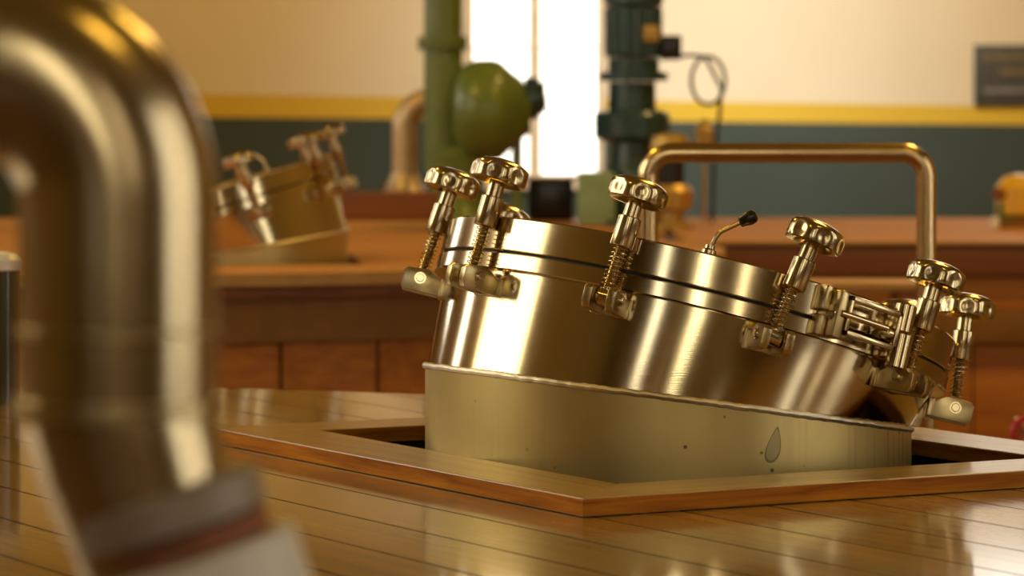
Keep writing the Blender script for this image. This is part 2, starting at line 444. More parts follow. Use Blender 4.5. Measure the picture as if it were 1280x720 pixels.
# rings and lid, modelled in the tilted frame
bm = B(); lathe(bm, [(RF-.03, L0), (RF-.0015, L0), (RF, L0+.0015), (RF, L1-.0038), (RF-.0012, L1-.0026), (RF-.03, L1-.0026)], MF, SEG, False, False)
obj('flange_ring', bm, 'rim_steel', hatch)
bm = B(); lathe(bm, [(RF-.03, L1-.0024), (RF-.006, L1-.0024), (RF-.006, L1+.0006), (RF-.03, L1+.0006)], MF, SEG, False, False)
obj('gasket', bm, 'black_rubber', hatch)
bm = B(); lathe(bm, [(RF-.03, L1+.0008), (RF-.0022, L1+.0008), (RF-.001, L1+.002), (RF-.001, L2-.002), (RF-.003, L2), (RF-.022, L2), (RF-.03, L2-.004), (.2, L2-.001), (.1, L2+.003), (.02, L2+.004)], MF, SEG, False, True)
lid = obj('lid', bm, 'rim_steel', hatch)

# lug with its pin: local x = outward, y = tangent, z = along the hatch axis; origin = pivot
def lug_meshes():
    bm = B()
    prof = [(.022, -.010), (.022, .006), (.018, .0105), (-.008, .013), (-.014, .010), (-.031, .0), (-.031, -.0165), (.018, -.0165)]
    for y0, y1 in ((-.0195, -.0095), (.0095, .0195)):
        Mx = Matrix(((1,0,0,0),(0,0,1,0),(0,1,0,0),(0,0,0,1)))
        prism(bm, prof, y0, y1, Mx, .0007)
    box(bm, (-.034, -.0235, -.0175), (-.0265, .0235, .006), None, .0015)
    obj_lug = bm
    bp = B()
    cyl(bp, (0, -.0235, 0), (0, .0235, 0), .0052, seg=24, bev=.0008)
    for s in (-1, 1): cyl(bp, (0, s*.0196, 0), (0, s*.0212, 0), .0072, seg=24)
    return obj_lug, bp
def knob_bm():
    bm = B()
    def side(t, r, z):
        if r < .026: return 1
        fall = max(0., 1-((z+.0015)/.0105)**2) if z > -.0015 else max(.45, 1-((z+.0015)/.012)**2)
        return 1 - .095*fall*(.5-.5*math.cos(7*t))**1.4
    prof = [(.0095, -.006), (.013, -.0045), (.022, -.0055), (.0285, -.0105), (.0325, -.0115), (.0345, -.0100), (.0352, -.0075), (.0354, -.005), (.0355, -.002), (.0355, .001), (.0354, .0035), (.0350, .006), (.0338, .0085), (.0305, .0115), (.0240, .0146), (.0150, .0168), (.0070, .0175), (.002, .0178)]
    lathe(bm, prof, None, 96, True, True, side)
    return bm
def spring_bm(z0, z1, r=.0086, turns=9.5):
    bm = B(); n = int(turns*18); pts = [Vector((r*math.cos(2*PI*turns*i/n), r*math.sin(2*PI*turns*i/n), z0+(z1-z0)*i/n)) for i in range(n+1)]
    sweep(bm, pts, .00065, 6); return bm
LB = .127                                   # pivot to knob centre
protos = {}
def bolt_meshes():
    # all meshes along local +z with the pivot at the origin
    b1 = B()                                # eye, stem with thread
    cyl(b1, (-.0, -.0088, 0), (0, .0088, 0), .0105, seg=28, bev=.001)
    prof = [(.0058, .006)]
    z = .010
    while z < LB-.058: prof += [(.0060, z), (.0054, z+.0009)]; z += .0018
    prof += [(.006, LB-.056), (.006, LB-.028)]
    lathe(b1, prof, None, 20)
    b2 = knob_bm(); bmesh.ops.translate(b2, verts=b2.verts, vec=(0,0,LB))
    b3 = B(); lathe(b3, [(.0095, LB-.066), (.0132, LB-.0655), (.0138, LB-.0645), (.0138, LB-.0305), (.0130, LB-.0295), (.0098, LB-.0292), (.0098, LB-.010)], None, 40)
    b4 = spring_bm(.011, LB-.066)
    return b1, b2, b3, b4

PIV_L = L0-.0145; RP = .3405
lug_mesh = bolt_mesh = None
def share(name, mesh, parent, M):
    o = bpy.data.objects.new(name, mesh); COL.objects.link(o); o.parent = parent; o.matrix_local = M; return o
def proj(p):                                # local hatch point -> pixel
    return (640+F*(p.x+CX)/(p.y+CY), YH-F*(p.z-HC)/(p.y+CY))
def phi_for(px, back=False):
    lo, hi = ((-PI/2, PI/2) if not back else ((PI*1.5, PI/2) if True else 0))
    for _ in range(50):
        m = (lo+hi)/2
        if proj(rim_pt(PIV_L, RP, m))[0] < px: lo = m
        else: hi = m
    return (lo+hi)/2
# angle around the hatch and sideways swing of every bolt, surveyed from the photograph
bolts = [(531, True, 566), (588, False, 625), (756, False, 797.5), (966, False, 1019), (1133, False, 1171), (1178, False, 1209)]
spec = []
for px, back, kx in bolts: spec.append((phi_for(px, back), kx))
spec[0] = (math.radians(-90), 566); spec[5] = (math.radians(85), 1209)
spec += [(math.radians(-128), 631), (math.radians(118), 1128)]
for k, (phi, kx) in enumerate(spec):
    p = rim_pt(PIV_L, RP, phi)
    rad = (math.sin(phi)*E1 - math.cos(phi)*E2); tan = nrm.cross(rad)
    ML = Matrix(((rad.x,tan.x,nrm.x,p.x),(rad.y,tan.y,nrm.y,p.y),(rad.z,tan.z,nrm.z,p.z),(0,0,0,1)))
    if k == 0:
        a, b = lug_meshes(); lug = obj('lug', a, 'cast_steel', hatch, mw=ML, smooth=True); pin = obj('pin', b, 'polished_steel', lug)
        lug_mesh = (lug.data, pin.data)
    else:
        lug = share('lug', lug_mesh[0], hatch, ML); pin = share('pin', lug_mesh[1], lug, Matrix())
    # the bolt leans a little to one side, as slack swing bolts do
    d = nrm.copy(); s = 0.
    for _ in range(30):
        q = p + d*LB; err = kx - proj(q)[0]
        s += err/F*(CY)/LB*.7
        d = (nrm + s*E1).normalized()
    x = (tan.cross(d)).normalized(); y = d.cross(x)
    MB_ = Matrix(((x.x,y.x,d.x,p.x),(x.y,y.y,d.y,p.y),(x.z,y.z,d.z,p.z),(0,0,0,1)))
    if k == 0:
        b1, b2, b3, b4 = bolt_meshes()
        st = obj('swing_bolt', b1, 'polished_steel', hatch, mw=MB_)
        parts = [obj('star_knob', b2, 'polished_steel', st), obj('sleeve', b3, 'polished_steel', st), obj('spring', b4, 'polished_steel', st)]
        bolt_mesh = [st.data]+[q_.data for q_ in parts]
    else:
        st = share('swing_bolt', bolt_mesh[0], hatch, MB_)
        for nm, me in zip(('star_knob', 'sleeve', 'spring'), bolt_mesh[1:]): share(nm, me, st, Matrix())
        bpy.context.view_layer.update() if False else None
for o in bpy.data.objects:                  # the bolt behind the hinge is screwed out further
    if o.name in ('star_knob.007', 'sleeve.007'): o.matrix_local = Matrix.Translation((0, 0, .013))
# star knobs do not all point the same way
k = 0
for o in list(bpy.data.objects):
    if o.name.startswith('star_knob'):
        o.matrix_local = o.matrix_local @ Matrix.Rotation([.1, .28, .0, .45, .2, .6, .3, .5][k % 8], 4, 'Z'); k += 1

# hinge
hphi = math.radians(32.); hl = (L0+L2)/2+.001
hp = rim_pt(hl, RF, hphi); rad = (math.sin(hphi)*E1 - math.cos(hphi)*E2); tan = nrm.cross(rad)
MH = Matrix(((tan.x,rad.x,nrm.x,hp.x),(tan.y,rad.y,nrm.y,hp.y),(tan.z,rad.z,nrm.z,hp.z),(0,0,0,1)))
# local: x tangent to the right, y outward, z up the axis
bm = B()
box(bm, (-.054, -.008, -.030), (-.041, .026, .027), None, .003)
box(bm, (-.064, -.008, .000), (-.054, .010, .030), None, .002); box(bm, (-.064, -.008, -.030), (-.054, .010, -.005), None, .002)
hinge = obj('hinge', bm, 'cast_steel', hatch, mw=MH)
bm = B(); y0, y1 = .020, .028
box(bm, (-.040, y0, .0165), (.040, y1, .0235), None, .0015); box(bm, (-.040, y0, -.0235), (.040, y1, -.0165), None, .0015)
box(bm, (-.040, y0, -.0235), (-.034, y1, .0235), None, .0015); box(bm, (.034, y0, -.0235), (.040, y1, .0235), None, .0015)
obj('hinge_link', bm, 'polished_steel', hinge)
bm = B(); cyl(bm, (-.050, .026, 0), (.022, .026, 0), .0042, seg=16, bev=.0006); cyl(bm, (-.056, .014, .0), (-.040, .014, .0), .009, seg=24, bev=.001)
cyl(bm, (.026, .018, -.004), (.034, .018, -.004), .008, seg=20, bev=.001)
obj('hinge_pin', bm, 'polished_steel', hinge)
bm = B(); cyl(bm, (.056, .014, -.040), (.056, .014, .001), .0135, seg=32, bev=.001); cyl(bm, (.054, .012, .003), (.054, .012, .036), .0125, seg=32, bev=.001)
box(bm, (.040, -.006, .004), (.056, .014, .022), None, .002); box(bm, (.044, -.006, -.03), (.058, .014, -.012), None, .002)
obj('hinge_barrel', bm, 'polished_steel', hinge)

# lever cock on the lid
lp = None
for r_ in (.285,):
    best = None
    for i in range(-60, 61):
        ph = math.radians(i*.7); q = rim_pt(L2, r_, ph); d = abs(proj(q)[0]-884)
        if best is None or d < best[0]: best = (d, q)
    lp = best[1]
Mz = MF.copy(); Mz.translation = lp
bm = B(); lathe(bm, [(.0088, -.002), (.0088, .008), (.0075, .0095), (.0062, .010), (.0062, .014)], Mz, 6 if False else 24)
lever = obj('lever_cock', bm, 'polished_steel', hatch)
p0 = Mz @ Vector((0, 0, .012)); dirx = Vector((1, 0, 0))
s0 = p0 + Vector((.004, 0, .006)); s1 = p0 + Vector((.007, 0, .0135)); s2 = p0+Vector((.013, 0, .0185)); s3 = p0 + Vector((.036, -.002, .0295))
pts = [p0, s0]; 
for i in range(1, 7):
    t = i/7; pts.append((1-t)**2*s0 + 2*t*(1-t)*(s1) + t*t*s2)
pts += [s2, s3]
bm = B(); sweep(bm, pts, .0028, 14); obj('lever_arm', bm, 'polished_steel', lever)
d = (s3-s2).normalized(); Mk = frame_mat(s3-d*.002, d)
bm = B(); lathe(bm, [(.0045, 0), (.0062, .001), (.0068, .006), (.0082, .010), (.0086, .015), (.0075, .0195), (.005, .0215), (.001, .022)], Mk, 28); obj('lever_grip', bm, 'black_plastic', lever)

# ------------------------------------------------------------------ background washback A with its own hatch
AC = (-.95, 8.76); AR = 1.50; AZ = .086
HU = math.cos(.1)*-.695+math.sin(.1)*8.15; HV = math.sin(.1)*-.695-math.cos(.1)*8.15
wa = empty('washback', (AC[0], AC[1], FLOOR))
tag(wa, 'blurred wooden washback standing behind the steel hatch, dark band under its pale rim', 'washback')
bm = B(); board_deck(bm, AC[0], AC[1], AR-.03, AZ-.03, AZ, .12, 0., .1, (HU-.32, HU+.32, HV-.32, HV+.32)); local_parts(wa, 'top_boards', bm, 'far_top_wood', smooth=False)
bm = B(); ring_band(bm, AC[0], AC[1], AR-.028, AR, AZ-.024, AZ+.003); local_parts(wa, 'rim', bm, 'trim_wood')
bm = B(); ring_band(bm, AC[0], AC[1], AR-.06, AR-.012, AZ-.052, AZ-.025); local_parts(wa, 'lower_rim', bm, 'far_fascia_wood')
bm = B(); ring_band(bm, AC[0], AC[1], AR-.10, AR-.035, AZ-.148, AZ-.053); local_parts(wa, 'hoop', bm, 'dark_hoop')
bm = B(); stave_wall(bm, AC[0], AC[1], AR-.06, FLOOR, AZ-.149, 40); local_parts(wa, 'staves', bm, 'stave_wood', smooth=False)

far_hatch = copy_tree(hatch)
far_hatch.location = (-.695, 8.15, AZ-.052); far_hatch.rotation_euler = (0, 0, math.radians(152))
tag(far_hatch, 'blurred yellowish steel hatch leaning left, on the washback at the left behind', 'hatch')

# platform B beyond
def block_thing(name, label, cat, parts, loc=(0,0,0)):
    r = empty(name, loc); tag(r, label, cat); out = []
    for nm, mat, f in parts:
        bm = B(); f(bm); out.append(obj(nm, bm, mat, r))
    return r, out
wk = empty('walkway', (-1.1, 10.95, FLOOR)); tag(wk, 'long wooden walkway under the green column and the teal motor, before the far wall', 'walkway')
bm = B()
for i in range(7): box(bm, (-2.8+i*.5+.003, 10.33, AZ-.03), (-2.8+(i+1)*.5-.003 if i < 6 else .47, 11.6, AZ), None, .002)
local_parts(wk, 'top_boards', bm, 'far_top_wood')
bm = B(); box(bm, (-2.8, 10.31, AZ-.16), (.46, 10.36, AZ-.034), None, .003); local_parts(wk, 'fascia', bm, 'far_fascia_wood')
for x in (-2.6, -.9, .35):
    bm = B(); box(bm, (x, 10.5, FLOOR), (x+.1, 10.6, AZ-.031), None, .003); local_parts(wk, 'post', bm, 'far_fascia_wood')
BY = 9.28; bz = lambda py: HC-(py-YH)*BY/F
pl = empty('platform', (2., 10.4, FLOOR)); tag(pl, 'large timber platform at right behind the rail, pinkish top and dark brown side', 'platform')
bm = B()
for i in range(8): box(bm, (.49, BY+.03+i*.29+.002, AZ-.03), (3.6, BY+.03+(i+1)*.29-.002, AZ), None, .002)
local_parts(pl, 'top_boards', bm, 'far_top_wood')
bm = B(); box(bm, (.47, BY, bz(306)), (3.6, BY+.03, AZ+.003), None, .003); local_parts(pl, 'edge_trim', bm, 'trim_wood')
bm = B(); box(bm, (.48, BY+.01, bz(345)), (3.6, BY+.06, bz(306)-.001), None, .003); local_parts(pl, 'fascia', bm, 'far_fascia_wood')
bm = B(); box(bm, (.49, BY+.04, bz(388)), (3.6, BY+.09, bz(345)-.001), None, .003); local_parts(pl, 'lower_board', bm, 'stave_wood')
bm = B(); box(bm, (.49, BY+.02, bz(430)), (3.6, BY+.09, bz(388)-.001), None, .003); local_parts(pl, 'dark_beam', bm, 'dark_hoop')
bm = B()
for i in range(12): box(bm, (.49+i*.26+.002, BY+.05, FLOOR), (.49+(i+1)*.26-.002, BY+.09, bz(430)-.001), None, .003)
local_parts(pl, 'side_boards', bm, 'stave_wood')
YS = 7.9; ss = YS/F; sa, sb = (985-640)*ss, (1150-640)*ss; st1 = HC-(354-YH)*ss
bn = empty('wooden_bench', ((sa+sb)/2, YS, FLOOR)); tag(bn, 'narrow pale bench seen between the hatch rim and the rail post', 'bench')
bm = B(); box(bm, (sa, YS-.11, st1-.016), (sb, YS+.11, st1+.006), None, .004); local_parts(bn, 'seat', bm, 'trim_wood')
for x in (sa+.02, sb-.06):
    bm = B(); box(bm, (x, YS-.09, FLOOR), (x+.04, YS+.09, st1-.017), None, .003); local_parts(bn, 'leg', bm, 'stave_wood')

# low dark red box at the left end
p = at(488, 300, 9.99+.3)
r, _ = block_thing('wooden_box', 'low dark red wooden box with a pale plank edge, left of the green column foot', 'box',
  [('body', 'far_fascia_wood', lambda b: box(b, (-.15, -.1, .0), (.15, .1, .085), None, .004)),
   ('base_plank', 'trim_wood', lambda b: box(b, (-.17, -.12, -.03), (.17, .12, 0.0), None, .003))], (p.x, 10.29, AZ+.031))

# green column with cast pump body
def green_machine():
    Y = 10.9; q = at(554, 285, Y); s = Y/F
    r = empty('column_drive', (q.x, Y, AZ)); tag(r, 'olive green vertical column with rounded cast housing, in front of the window', 'machine')
    X = lambda px: (px-640)*s - q.x
    Z = lambda py: HC-(py-YH)*s - AZ
    bm = B(); cyl(bm, (X(554), 0, Z(215)), (X(554), 0, Z(-190)), .062, seg=40, bev=.004); col = obj('column', bm, 'green_paint', r)
    bm = B(); cyl(bm, (X(553), 0, Z(61)), (X(553), 0, Z(55)), .080, seg=40, bev=.002); cyl(bm, (X(553), 0, Z(54)), (X(553), 0, Z(48)), .080, seg=40, bev=.002)
    for i in range(8):
        a = 2*PI*i/8; cyl(bm, (X(553)+.071*math.cos(a), .071*math.sin(a), Z(64)), (X(553)+.071*math.cos(a), .071*math.sin(a), Z(45)), .006, seg=8)
    obj('flange', bm, 'green_paint', r)
    # housing: lathe around horizontal x axis
    bm = B(); M = frame_mat((X(578), -.02, Z(138)), (1, 0, 0))
    lathe(bm, [(.09, -.03), (.125, -.015), (.150, .01), (.160, .04), (.163, .06), (.163, .10), (.155, .125), (.132, .15), (.118, .165), (.105, .185), (.085, .20), (.075, .22)], M, 48)
    bmesh.ops.scale(bm, vec=(1, 1, 1.0), verts=bm.verts)
    hs = obj('housing', bm, 'green_paint', r)
    bm = B(); M2 = frame_mat((X(655), -.02, Z(123)), (1, 0, .0)); lathe(bm, [(.062, 0), (.068, .008), (.068, .045), (.05, .05), (.05, .066), (.02, .07)], M2, 32); obj('shaft_cap', bm, 'teal_paint', hs)
    pts = [Vector((X(668), -.02, Z(104))), Vector((X(690), -.02, Z(104)))]+[Vector((X(708)+26*s*math.cos(a_), -.02, Z(128)+22*s*math.sin(a_))) for a_ in [PI*.5-2*PI*.8*i/20 for i in range(21)]]+[Vector((X(672), -.02, Z(142)))]
    bm = B(); sweep(bm, pts, .0035, 8); obj('signal_cable', bm, 'black_rubber', r)
    bm = B(); lathe(bm, [(.115, .0), (.12, .02), (.10, .05), (.085, .12), (.095, .17), (.10, .22), (.08, .25)], frame_mat((X(572), 0, 0), (0, 0, 1)), 40); obj('pedestal', bm, 'green_paint', r)
    bm = B(); box(bm, (X(639), -.03, 0), (X(653), .03, Z(150)), None, .006); box(bm, (X(628), -.05, 0), (X(663), .05, .02), None, .004); obj('support_leg', bm, 'green_paint', r)
green_machine()
# tan elbow pipe behind
def tan_pipe():
    Y = 11.15; s = Y/F; q = at(506, 285, Y); r = empty('bent_pipe', (q.x, Y, AZ)); tag(r, 'tan steel pipe bending down onto a wide foot, left of the green column', 'pipe')
    Z = lambda py: HC-(py-YH)*s - AZ
    bm = B(); R_ = .09; c = Vector((R_, 0, Z(170)))
    pts = [Vector((0, 0, .08)), Vector((0, 0, Z(180)))] + arc_pts((R_, 0, Z(160)), R_, PI, PI/2, 10) + [Vector((.16, 0, Z(160)+R_))]
    sweep(bm, pts, .042, 24); obj('bend', bm, 'tan_pipe', r)
    bm = B(); lathe(bm, [(.16, 0), (.15, .02), (.11, .06), (.07, .10), (.048, .15), (.045, .16)], None, 32); obj('foot', bm, 'tan_pipe', r)
tan_pipe()
# teal vertical motor
def teal_motor():
    Y = 10.8; s = Y/F; q = at(790, 285, Y); r = empty('motor_drive', (q.x, Y, AZ+.003)); tag(r, 'tall dark teal vertical motor and gearbox at the right edge of the window', 'motor')
    Z = lambda py: HC-(py-YH)*s - AZ
    X = lambda px: (px-640)*s - q.x
    w = s
    bm = B(); lathe(bm, [(32*w, Z(215)), (28*w, Z(205)), (26*w, Z(180)), (40*w, Z(176)), (47*w, Z(172)), (47*w, Z(145)), (44*w, Z(141)), (30*w, Z(138)), (29*w, Z(104))], Matrix.Translation((X(790), 0, 0)), 40)
    gb = obj('gearbox', bm, 'teal_paint', r)
    bm = B(); lathe(bm, [(29*w, Z(103)), (43*w, Z(102)), (43*w, Z(92)), (32*w, Z(90)), (32*w, Z(74))], Matrix.Translation((X(792), 0, 0)), 40); obj('adapter_flange', bm, 'teal_paint', r)
    bm = B()
    fin = lambda t, r_, z: 1 - .06*(.5+.5*math.cos(28*t))
    lathe(bm, [(33*w, Z(73)), (36*w, Z(70)), (36*w, Z(12)), (33*w, Z(10))], Matrix.Translation((X(792), 0, 0)), 112, True, True, fin)
    lathe(bm, [(33*w, Z(9)), (37*w, Z(6)), (37*w, Z(-40)), (30*w, Z(-48)), (12*w, Z(-50))], Matrix.Translation((X(792), 0, 0)), 40)
    mo = obj('motor_body', bm, 'teal_paint', r)
    bm = B(); box(bm, (X(825), -.06, Z(76)), (X(851), .05, Z(46)), None, .006); obj('terminal_box', bm, 'black_plastic', mo)
    bm = B(); box(bm, (X(803), -36*w-.008, Z(54)), (X(822), -33*w, Z(34)), None, .001); obj('rating_plate', bm, 'brass', mo)
    bm = B(); box(bm, (X(722), -.12, 0), (X(768), .02, Z(216)), None, .006); obj('side_cover', bm, 'pale_green_paint', r)
    bm = B(); lathe(bm, [(.16, 0), (.16, .015), (.10, .02), (.085, Z(215))], Matrix.Translation((X(798), .0, 0)), 40); obj('mounting_stool', bm, 'teal_paint', r)
    # cable with loop
    pts = [Vector((X(850), 0, Z(72))), Vector((X(862), -.01, Z(70)))]
    for i in range(0, 30):
        a = PI*.55 - 2*PI*i/29*1.0; pts.append(Vector((X(885)+21*w*math.cos(a), -.02+.02*i/29, Z(102)+30*w*math.sin(a))))
    pts += [Vector((X(902), 0, Z(112))), Vector((X(899), .01, Z(150))), Vector((X(893), 0, Z(200))), Vector((X(890), .0, .004))]
    bm = B(); sweep(bm, pts, .0062, 8); c = obj('power_cable', bm, 'black_rubber', r)
teal_motor()
# brass valve cluster
def brass_valve():
    Y = 10.4; s = Y/F; q = at(838, 291, Y); r = empty('brass_valve', (q.x, Y, AZ)); tag(r, 'brass coloured valve body with black collar below the curved end of the rail', 'valve')
    Z = lambda py: HC-(py-YH)*s - AZ
    w = s
    bm = B(); lathe(bm, [(30*w, 0), (30*w, 6*w), (17*w, 10*w), (17*w, 22*w), (27*w, 26*w), (29*w, 48*w), (22*w, 56*w)], None, 32); obj('valve_body', bm, 'brass', r)
    bm = B(); cyl(bm, (0, 0, 56*w), (0, 0, 90*w), 17*w, seg=28, bev=.003); obj('collar', bm, 'black_plastic', r)
    bm = B(); lathe(bm, [(12*w, 90*w), (24*w, 92*w), (26*w, 104*w), (22*w, 116*w), (10*w, 120*w)], None, 28); obj('bonnet', bm, 'brass', r)
    bm = B(); cyl(bm, (-46*w, -.03, 22*w), (0, -.01, 30*w), 12*w, seg=20, bev=.002); cyl(bm, (-50*w, -.03, 21.5*w), (-40*w, -.03, 23*w), 17*w, seg=20, bev=.002); obj('side_branch', bm, 'brass', r)
brass_valve()
# junction box on the wall cable
q = at(880, 165, 12.0)
bp_ = empty('brass_fitting_post', (q.x, 11.2, AZ)); q = at(880, 168, 11.2); bp_.location.x = q.x
tag(bp_, 'thin post topped by a small brass fitting, beside the hanging black cable', 'fitting')
bm = B(); cyl(bm, (0, 0, 0), (0, 0, q.z-AZ-.03), .008, seg=12); obj('post', bm, 'rail_steel', bp_)
bm = B(); lathe(bm, [(.02, -.035), (.032, -.03), (.032, .015), (.018, .03), (.018, .045), (.008, .05)], Matrix.Translation((0, 0, q.z-AZ)), 24); obj('fitting', bm, 'brass', bp_)
q = at(690, 283, 11.3); cb = empty('control_box', (q.x, 11.3, AZ)); tag(cb, 'black box on the walkway under the bright window', 'box')
bm = B(); box(bm, (-.08, -.06, 0), (.07, .06, .135), None, .006); obj('case', bm, 'black_plastic', cb)
bm = B(); box(bm, (-.09, -.07, .135), (.08, .07, .143), None, .002); obj('lid', bm, 'dark_hoop', cb)
# yellow machine at the right edge
def yellow_drive():
    Y = 10.6; s = Y/F; q = at(1268, 285, Y); r = empty('yellow_drive', (q.x, Y, AZ+.001)); tag(r, 'bright yellow drive housing with a small brown bracket at the right picture edge', 'machine')
    w = s
    bm = B(); lathe(bm, [(30*w, 14*w), (33*w, 18*w), (33*w, 50*w), (24*w, 62*w), (10*w, 66*w)], Matrix.Translation((10*w, 0, 0)), 40); hb = obj('housing', bm, 'yellow_paint', r)
    bm = B(); cyl(bm, (-28*w, -.04, 44*w), (-6*w, -.04, 38*w), 7*w, seg=20, bev=.002); obj('bracket', bm, 'rust', r)
    bm = B(); box(bm, (-22*w, -.05, 8*w), (0, .05, 32*w), None, .006); obj('gear_case', bm, 'green_paint', r)
    bm = B(); box(bm, (-20*w, -.09, 0), (52*w, .09, 9*w), None, .004); lathe(bm, [(22*w, 9*w), (20*w, 15*w)], Matrix.Translation((10*w, 0, 0)), 24); obj('base', bm, 'dark_hoop', r)
    bm = B(); cyl(bm, (-31*w, -.12, 0), (-31*w, -.12, 14*w), 5*w, seg=20, bev=.002); o = obj('white_bottle_cap', bm, 'white_cap', None, loc=(q.x, Y, AZ)); tag(o, 'small white cap standing beside the yellow drive housing', 'cap')
yellow_drive()

# ------------------------------------------------------------------ bent tube guard rail
YR = 5.6; s = YR/F; RRAD = 12.5*s
zr = HC-(191-YH)*s; xl = (810-640)*s; xr = (1158-640)*s; rb = 30*s
pts = [Vector((xl, YR, FLOOR+.012)), Vector((xl, YR, 0)), Vector((xl, YR, zr-rb))]+arc_pts((xl+rb, YR, zr-rb), rb, PI, PI/2, 10)[1:]+arc_pts((xr-rb, YR, zr-rb), rb, PI/2, 0, 10)+[Vector((xr, YR, 0)), Vector((xr, YR, FLOOR+.012))]
rl = empty('guard_rail', (xl, YR, FLOOR)); tag(rl, 'bent brass coloured tube rail standing behind the steel hatch', 'rail')
bm = B(); sweep(bm, pts, RRAD, 24); local_parts(rl, 'tube', bm, 'rail_steel')
for x in (xl, xr):
    bm = B(); lathe(bm, [(.05, FLOOR), (.05, FLOOR+.008), (.02, FLOOR+.012)], Matrix.Translation((x, YR, 0)), 28); local_parts(rl, 'foot_plate', bm, 'rail_steel')

# ------------------------------------------------------------------ foreground elbow pipe
YP = 1.6; s = YP/F; k_ = .76
q = at(147, 505, YP)
fp = empty('elbow_pipe', (q.x, YP, 0)); tag(fp, 'thick blurred steel elbow pipe filling the left foreground', 'pipe')
R_ = 124*s; zc = HC-(250-YH)*s; zring = HC-(505-YH)*s
bm = B(); ec = Vector((-177*s, 0, zc)); er = 177*s
pts = [Vector((0, 0, zring))] + [Vector((0, 0, zring+(zc-zring)*k/4)) for k in range(1, 4)] + arc_pts(ec, er, 0, PI/2, 20) + [ec+Vector((-.1, 0, er)), ec+Vector((-.5, 0, er))]
sweep(bm, pts, R_, 64); obj('elbow', bm, 'dull_pipe_steel', fp)
bm = B(); lathe(bm, [(R_-.002, zring-.006), (R_+.003, zring-.005), (R_+.003, zring+.003), (R_-.002, zring+.004)], None, 64); obj('weld_ring', bm, 'cast_steel', fp)
zw = HC-(412-YH)*s
bm = B(); lathe(bm, [(R_-.001, zw-.0025), (R_+.0012, zw-.0015), (R_+.0012, zw+.0015), (R_-.001, zw+.0025)], None, 64); obj('butt_weld', bm, 'cast_steel', fp)
ax = Vector((.30, 0, -1)).normalized(); o0 = Vector((0, 0, zring-.004))
Md = frame_mat(o0, ax)
def kl(P): return [(R_+dr*k_, z*k_) for dr, z in P]
bm = B(); lathe(bm, kl([(-.002, -.008), (-.003, .03), (-.010, .08), (-.010, .10)]), Md, 64); obj('reducer', bm, 'dull_pipe_steel', fp)
bm = B(); lathe(bm, kl([(-.008, .050), (.001, .052), (.001, .074), (-.008, .076)]), frame_mat(o0+Vector((.012*k_, 0, 0)), ax), 64); obj('clamp_band', bm, 'grey_brown', fp)
bm = B(); lathe(bm, kl([(-.009, .076), (-.004, .077), (-.004, .0905), (-.009, .091)]), frame_mat(o0+Vector((.014*k_, 0, 0)), ax), 64); obj('rusty_band', bm, 'rust', fp)
bm = B(); lathe(bm, kl([(-.009, .091), (.006, .092), (.008, .15), (-.005, .152)]), frame_mat(o0+Vector((.018*k_, 0, 0)), ax), 64); obj('white_coupling', bm, 'off_white_paint', fp)
e0 = o0+Vector((.018*k_, 0, 0))+ax*.15*k_
bm = B(); sweep(bm, [e0, e0+ax*.02, Vector((e0.x+.016, 0, e0.z-.045)), Vector((e0.x+.018, 0, .02)), Vector((e0.x+.018, 0, FLOOR+.004))], R_-.012, 40); obj('lower_pipe', bm, 'dull_pipe_steel', fp)
bm = B(); lathe(bm, [(R_+.02, FLOOR+.0005), (R_+.02, FLOOR+.012), (R_-.008, FLOOR+.014)], Matrix.Translation((e0.x+.018, 0, 0)), 48); obj('floor_flange', bm, 'cast_steel', fp)

# small capped steel stub at the left edge
q = at(-6, 500, 5.05); zt = HC-(326-YH)*5.05/F
r = empty('capped_vent_pipe', (q.x, 5.05, 0)); tag(r, 'dark steel vent pipe with a white domed cap at the left picture edge', 'pipe')
bm = B(); lathe(bm, [(.038, 0), (.038, zt-.012)], None, 40); obj('pipe_body', bm, 'dark_enamel', r)
bm = B(); lathe(bm, [(.039, zt-.014), (.041, zt-.012), (.041, zt+.002), (.034, zt+.010), (.015, zt+.014)], None, 40); obj('cap', bm, 'white_cap', r)

# red handwheel far right
q = at(1284, 541, 6.3); r = empty('red_handwheel', (q.x, 6.3, FLOOR)); tag(r, 'small red valve handwheel cut by the right picture edge', 'handwheel')
hz = q.z-FLOOR
bm = B(); sweep(bm, arc_pts((0, 0, hz), .026, 0, 2*PI, 28)[:-1], .006, 10, closed=True)
for i in range(3):
    a = 2*PI*i/3+.3; cyl(bm, (0, 0, hz), (.026*math.cos(a), 0, hz+.026*math.sin(a)), .0035, seg=8)
obj('wheel', bm, 'red_paint', r)
bm = B(); cyl(bm, (0, -.005, hz), (0, .08, hz), .005, seg=12); cyl(bm, (0, .08, 0), (0, .08, hz+.02), .016, seg=20, bev=.003); obj('stem_pipe', bm, 'rail_steel', r)

# ------------------------------------------------------------------ room
YW = 18.0; XL, XR, YB, ZC = -5.2, 5.6, -5.0, 4.4
sW = YW/F
def wall_with_holes(name, axis, pos, a0, a1, z0, z1, holes, thick=.2, sign=1, mat='panelled_wall'):
    """wall in plane axis=pos, running a0..a1; holes = (a,b,za,zb)"""
    bm = B(); hs = sorted(holes); cur = a0; rects = []
    for a, b, za, zb in hs:
        rects.append((cur, a, z0, z1)); rects.append((a, b, z0, za)); rects.append((a, b, zb, z1)); cur = b
    rects.append((cur, a1, z0, z1))
    for a, b, za, zb in rects:
        lo, hi = sorted((pos, pos+sign*thick))
        if axis == 'y': box(bm, (a, lo, za), (b, hi, zb))
        else: box(bm, (lo, a, za), (hi, b, zb))
    return tag(obj(name, bm, mat, smooth=False), kind='structure')
wx0, wx1 = (581-640)*sW, (756-640)*sW; wz0 = HC-(229-YH)*sW; wz1 = wz0+2.15
